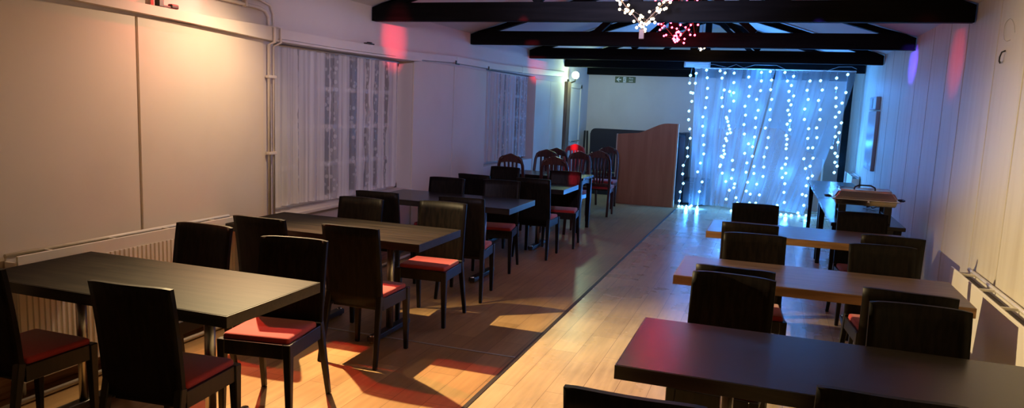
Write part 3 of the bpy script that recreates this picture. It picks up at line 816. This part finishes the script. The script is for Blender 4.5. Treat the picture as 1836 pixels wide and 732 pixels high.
# the bulbs of the light curtain, strand by strand: (x, z)
STRANDS = [[(-1.42,2.31),(-1.43,2.18),(-1.4,2.02),(-1.36,2.01),(-1.37,1.87),(-1.4,1.7),(-1.4,1.55),(-1.37,1.39),(-1.35,1.23),(-1.38,1.06),(-1.37,0.91),(-1.43,0.75),(-1.43,0.6),(-1.41,0.43),(-1.45,0.28),(-1.45,0.12),(-1.46,0.02)],
           [(-1.33,2.35),(-1.33,2.18)],
           [(-1.16,2.41),(-1.14,2.28),(-1.12,2.1),(-1.12,1.94),(-1.13,1.77),(-1.16,1.61),(-1.15,1.45),(-1.13,1.29),(-1.11,1.13),(-1.1,0.97),(-1.14,0.81),(-1.18,0.65),(-1.09,0.48),(-1.12,0.31),(-1.14,0.02)],
           [(-0.93,2.4),(-0.89,2.28),(-0.84,2.08),(-0.87,1.95),(-0.85,1.8),(-0.77,1.62),(-0.74,1.55),(-0.7,1.42),(-0.73,1.34),(-0.75,1.26),(-0.77,1.13),(-0.75,0.99),(-0.8,0.95),(-0.8,0.8),(-0.76,0.66),(-0.69,0.52),(-0.62,0.37),(-0.66,0.21)],
           [(-0.85,2.37),(-0.75,2.06),(-0.67,1.9),(-0.72,1.73),(-0.76,1.6),(-0.72,1.48),(-0.68,1.36),(-0.73,1.22),(-0.77,1.05),(-0.77,0.93),(-0.81,0.77),(-0.61,0.89),(-0.59,0.73),(-0.6,0.58),(-0.54,0.49),(-0.55,0.42),(-0.5,0.25),(-0.47,0.16),(-0.56,0.02)],
           [(-0.7,2.37),(-0.69,2.21),(-0.68,2.04)],
           [(-0.46,2.31),(-0.43,2.15),(-0.43,1.99),(-0.48,1.82),(-0.46,1.67),(-0.47,1.51),(-0.45,1.35),(-0.37,1.19),(-0.42,1.02),(-0.37,0.86),(-0.37,0.7),(-0.33,0.53),(-0.34,0.38),(-0.27,0.33),(-0.27,0.18)],
           [(-0.26,2.39),(-0.25,2.25),(-0.25,2.09),(-0.3,1.94),(-0.26,1.76),(-0.29,1.63),(-0.28,1.47),(-0.28,1.31),(-0.3,1.14),(-0.29,0.98),(-0.25,0.81),(-0.24,0.69),(-0.18,0.51),(-0.12,0.33),(-0.17,0.18)],
           [(-0.12,2.41),(-0.09,2.27),(-0.09,2.11),(-0.06,1.95),(-0.07,1.78),(-0.06,1.61),(-0.12,1.47),(-0.06,1.31),(-0.07,1.14),(-0.1,0.98),(-0.09,0.81),(-0.09,0.65)],
           [(0.11,2.4),(0.16,2.26),(0.2,2.09),(0.21,1.94),(0.21,1.78),(0.22,1.55),(0.22,1.36),(0.24,1.3),(0.24,1.21),(0.24,1.14),(0.26,0.98),(0.25,0.88),(0.2,0.81),(0.27,0.73),(0.22,0.65),(0.27,0.55),(0.27,0.4),(0.29,0.23),(0.18,0.17)],
           [(0.25,2.34),(0.23,2.19),(0.28,2.02),(0.25,1.87),(0.24,1.71),(0.26,1.61),(0.27,1.46)],
           [(0.51,2.27),(0.48,2.12),(0.51,1.97),(0.47,1.81),(0.48,1.64),(0.56,1.49),(0.56,1.33),(0.58,1.17),(0.53,0.99),(0.57,0.83),(0.62,0.67),(0.61,0.54),(0.56,0.39)],
           [(0.67,2.28),(0.71,2.13),(0.67,1.96),(0.71,1.81),(0.72,1.65),(0.68,1.51),(0.7,1.35),(0.65,1.18),(0.67,1.01),(0.64,0.87),(0.69,0.71),(0.62,0.37),(0.6,0.21)],
           [(0.91,2.33),(0.92,2.17),(0.93,2.01),(0.94,1.87),(0.95,1.7),(0.97,1.54),(0.98,1.38),(0.94,1.2),(1.0,1.11),(1.01,0.96),(1.02,0.79)],
           [(1.07,2.39),(1.07,2.1),(1.03,1.93),(1.0,1.78),(1.05,1.61),(1.03,1.45),(1.03,1.29),(1.04,1.06),(1.05,0.9)],
           [(-1.4,0.02),(-1.33,0.02),(-1.27,0.02),(-1.24,0.05)],
           [(0.25,0.02),(0.33,0.02),(0.42,0.02),(0.52,0.07),(0.54,0.02),(0.65,0.04)]]
YS = 13.30
r = thing('fairy_light_curtain', 'curtain of blue-white fairy lights hanging in strands before the sheer curtains', 'fairy lights', (0, YS, 2.45))
bulb_me = None; nb = 0; rest = MB()
def jit(x, z): return .028*math.sin(x*37+z*11)
for st in STRANDS:
    zs = [z for x, z in st]
    run = max(zs)-min(zs) < .2
    ss = st if run else sorted(st, key=lambda q: -q[1])
    pts = [(x, jit(x, z), z-2.45) for x, z in ss]
    if not run: pts = [(ss[0][0]+.01, .03, 0)] + pts
    MB().tube(pts, .0028, 5).build('light_strand', M['wire'], r)
    for x, z in ss:
        c = (x, jit(x, z)-.012, z-2.45); nb += 1
        if nb <= 100:
            if bulb_me is None:
                o = MB().bead((0, 0, 0), .026).build('bulb', M['bulb_blue'], r); bulb_me = o.data
            else:
                o = bpy.data.objects.new('bulb', bulb_me); COL.objects.link(o); o.parent = r
            o.location = c
        else:
            rest.bead(c, .026)
tag(rest.build('bulb', M['bulb_blue'], r), kind='stuff')
hw = [(-1.38, .03), (-1.05, .05), (-.82, .0), (-.68, .055), (-.55, .0), (-.38, .055), (-.2, .055), (-.03, .055), (.12, -.01), (.34, -.05), (.55, -.05), (.74, -.02), (.93, .05), (1.12, .055), (1.2, .02)]
MB().tube([(x, .02, z+.01) for x, z in hw], .004, 6).build('header_wire', M['wire'], r)

# ------------------------------------------------------------------ hanging fairy-light hearts
def heart(label, x, y, tip, m, n, sc, scat, battery, seed, wx=1.):
    rnd = random.Random(seed)
    zc = tip+.27*sc
    r = thing('light_heart', label, 'heart-shaped light', (x, y, zc), 0, 'hanging fairy-light hearts')
    def hp(t): return (math.sin(t)**3*.215*sc*wx, (13*math.cos(t)-5*math.cos(2*t)-2*math.cos(3*t)-math.cos(4*t))/17*.27*sc)
    f = MB(); f.tube([(hp(t*2*PI/40)[0], 0, hp(t*2*PI/40)[1]) for t in range(41)], .005, 6); f.build('heart_frame', M['wire_dark'], r)
    ws = []; bl = []
    fine = [hp(2*PI*q/800) for q in range(801)]; arc = [fine[0]]; acc = 0.
    for p, q in zip(fine, fine[1:]):            # even spacing along the outline
        acc += math.hypot(q[0]-p[0], q[1]-p[1])
        while acc > .002: arc.append(q); acc -= .002
    for k in range(n):
        a, b = arc[int((k+rnd.random()*.6)/n*len(arc)) % len(arc)]
        c = Vector((a+rnd.gauss(0, scat), rnd.gauss(0, scat*.8), b+rnd.gauss(0, scat)*.8)); bl.append(c)
    ws = bl + [bl[0]]
    MB().tube(ws, .002, 5).build('light_wire', M['wire_dark'], r)
    me = None
    for c in bl:
        if me is None:
            o = MB().bead((0, 0, 0), .0118).build('bulb', m, r); me = o.data
        else:
            o = bpy.data.objects.new('bulb', me); COL.objects.link(o); o.parent = r
        o.location = c
    zt = ceil_z(x)-.0-zc
    MB().tube([(0, 0, hp(0)[1]), (0, 0, zt)], .003, 6).build('hanging_cord', M['wire_dark'], r)
    if battery:
        MB().box((-.02, -.012, -.345), (.022, .012, -.268), .004).build('battery_box', M['card'], r)
heart('hanging heart of warm white fairy lights before the nearest visible beam', -1.085, 6.22, 2.33, M['bulb_warm'], 100, 1., .036, True, 3)
heart('hanging heart of red fairy lights between the first and second beams', -1.125, 8.75, 2.45, M['bulb_red'], 100, 1., .05, False, 5)
heart('farthest small-looking heart of warm white lights before the third beam', -1.07, 11.15, 2.57, M['bulb_warm'], 40, .40, .018, False, 8, 1.7)

# ------------------------------------------------------------------ lights
def light(kind, name, loc, col, power, size=.05, target=None, spot=60, blend=.5, sx=0):
    l = bpy.data.lights.new(name, kind); l.color = col; l.energy = power
    l.shadow_soft_size = size
    o = bpy.data.objects.new(name, l); COL.objects.link(o); o.location = loc
    if kind == 'SPOT':
        l.spot_size = math.radians(spot); l.spot_blend = blend
    if target is not None:
        o.rotation_euler = (Vector(target)-Vector(loc)).to_track_quat('-Z', 'Y').to_euler()
    if sx: o.scale = (sx, 1, 1)
    return o
WARM = (1., .74, .37)
light('SPOT', 'warm_wall_spot', (-3.50, 4.53, 2.42), WARM, 1080, .02, (-.4, 3.2, .05), 108, .8)
light('SPOT', 'warm_spill_spot', (-3.02, 4.32, 2.41), (1., .68, .43), 72, .02, (XL, 3.95, .95), 136, .9)  # added spot, stands in for the warm lamp's spill on the left wall
light('SPOT', 'red_wall_spot', (-3.46, 4.22, 2.40), (1., .05, .02), 200, .02, (-2.1, 3.65, 0), 62, .6)
# disco lamp: coloured beams along the room
D = (-1.2, 3.0, 2.34)
RED, BLUE = (1., .03, .06), (.10, .05, 1.)
for nm, tgt, c, e, s in (('red', (XL, 6.98, 2.30), RED, 2000, 9.0), ('red', (XL, 11.95, 2.36), RED, 6000, 4.6), ('red', (XR, 7.02, 2.18), RED, 900, 9.0),
                         ('blue', (XR, 9.12, 2.29), BLUE, 14000, 4.6), ('red', (-2.26, 8.84, .82), RED, 6000, 3.0), ('red', (-3.3, 12.8, 1.0), RED, 9000, 1.8),
                         ('red', (1.0, 7.42, 1.0), RED, 300, 1.3)):
    light('SPOT', nm+'_disco_beam', D, c, e, .015, tgt, s, 1., .5)
light('SPOT', 'violet_wall_fill', D, (.80, .66, 1.), 200, .12, (-3.6, 8.5, 2.3), 74, .9)  # added fill for the left wall and lace, not a known lamp
light('SPOT', 'violet_ceiling_fill', (-1.2, 4.8, 2.36), (.52, .54, 1.), 330, .12, (-1.2, 9, 4.3), 92, .9)  # added fill to lift the ceiling between trusses, has no fixture
light('SPOT', 'red_rail_spot', (-3.52, 4.20, 2.41), (1., .05, .04), 30, .02, (XL, 4.0, 2.26), 100, 1.)
# the fairy lights' own blue light: one lamp for every fourth bulb
allb = [q for st in STRANDS for q in st]
for x, z in allb[1::4]:
    light('POINT', 'fairy_light', (x, YS-.005, max(z, .05)), (.05, .30, 1.), 11, .024)
# end-wall lamp
light('POINT', 'lamp_glow', (XL+.40, 13.74, 2.24), (.66, 1., .62), 20, .07)

# ------------------------------------------------------------------ world, camera, view
wd = bpy.data.worlds.new('night'); SC.world = wd; wd.use_nodes = True
wd.node_tree.nodes['Background'].inputs[0].default_value = (.02, .03, .06, 1)
wd.node_tree.nodes['Background'].inputs[1].default_value = .3

cam = bpy.data.cameras.new('camera'); co = bpy.data.objects.new('camera', cam); COL.objects.link(co)
yaw, pit, rol = map(math.radians, (19.0376, 8.0612, 2.3877))
f = Vector((-math.sin(yaw)*math.cos(pit), math.cos(yaw)*math.cos(pit), -math.sin(pit)))
r0 = Vector((math.cos(yaw), math.sin(yaw), 0)); u0 = r0.cross(f)
rr = r0*math.cos(rol)+u0*math.sin(rol); uu = -r0*math.sin(rol)+u0*math.cos(rol)
mw = Matrix((rr, uu, -f)).transposed().to_4x4(); mw.translation = (0, 0, 1.67)
co.matrix_world = mw
cam.sensor_fit = 'HORIZONTAL'; cam.sensor_width = 36; cam.lens = 36*1326.4/1836
cam.shift_y = 11.19/1836; cam.clip_start = .02; cam.clip_end = 100
SC.camera = co
SC.view_settings.view_transform = 'Standard'; SC.view_settings.look = 'None'
SC.view_settings.gamma = 1; SC.view_settings.use_curve_mapping = False
SC.view_settings.exposure = 0
SC.cycles.use_denoising = True
M['bulb_blue'].cycles.emission_sampling = 'NONE'
SC.cycles.max_bounces = 10; SC.cycles.transparent_max_bounces = 24
SC.cycles.sample_clamp_indirect = 2.5
SC.cycles.caustics_reflective = False
SC.cycles.caustics_refractive = False
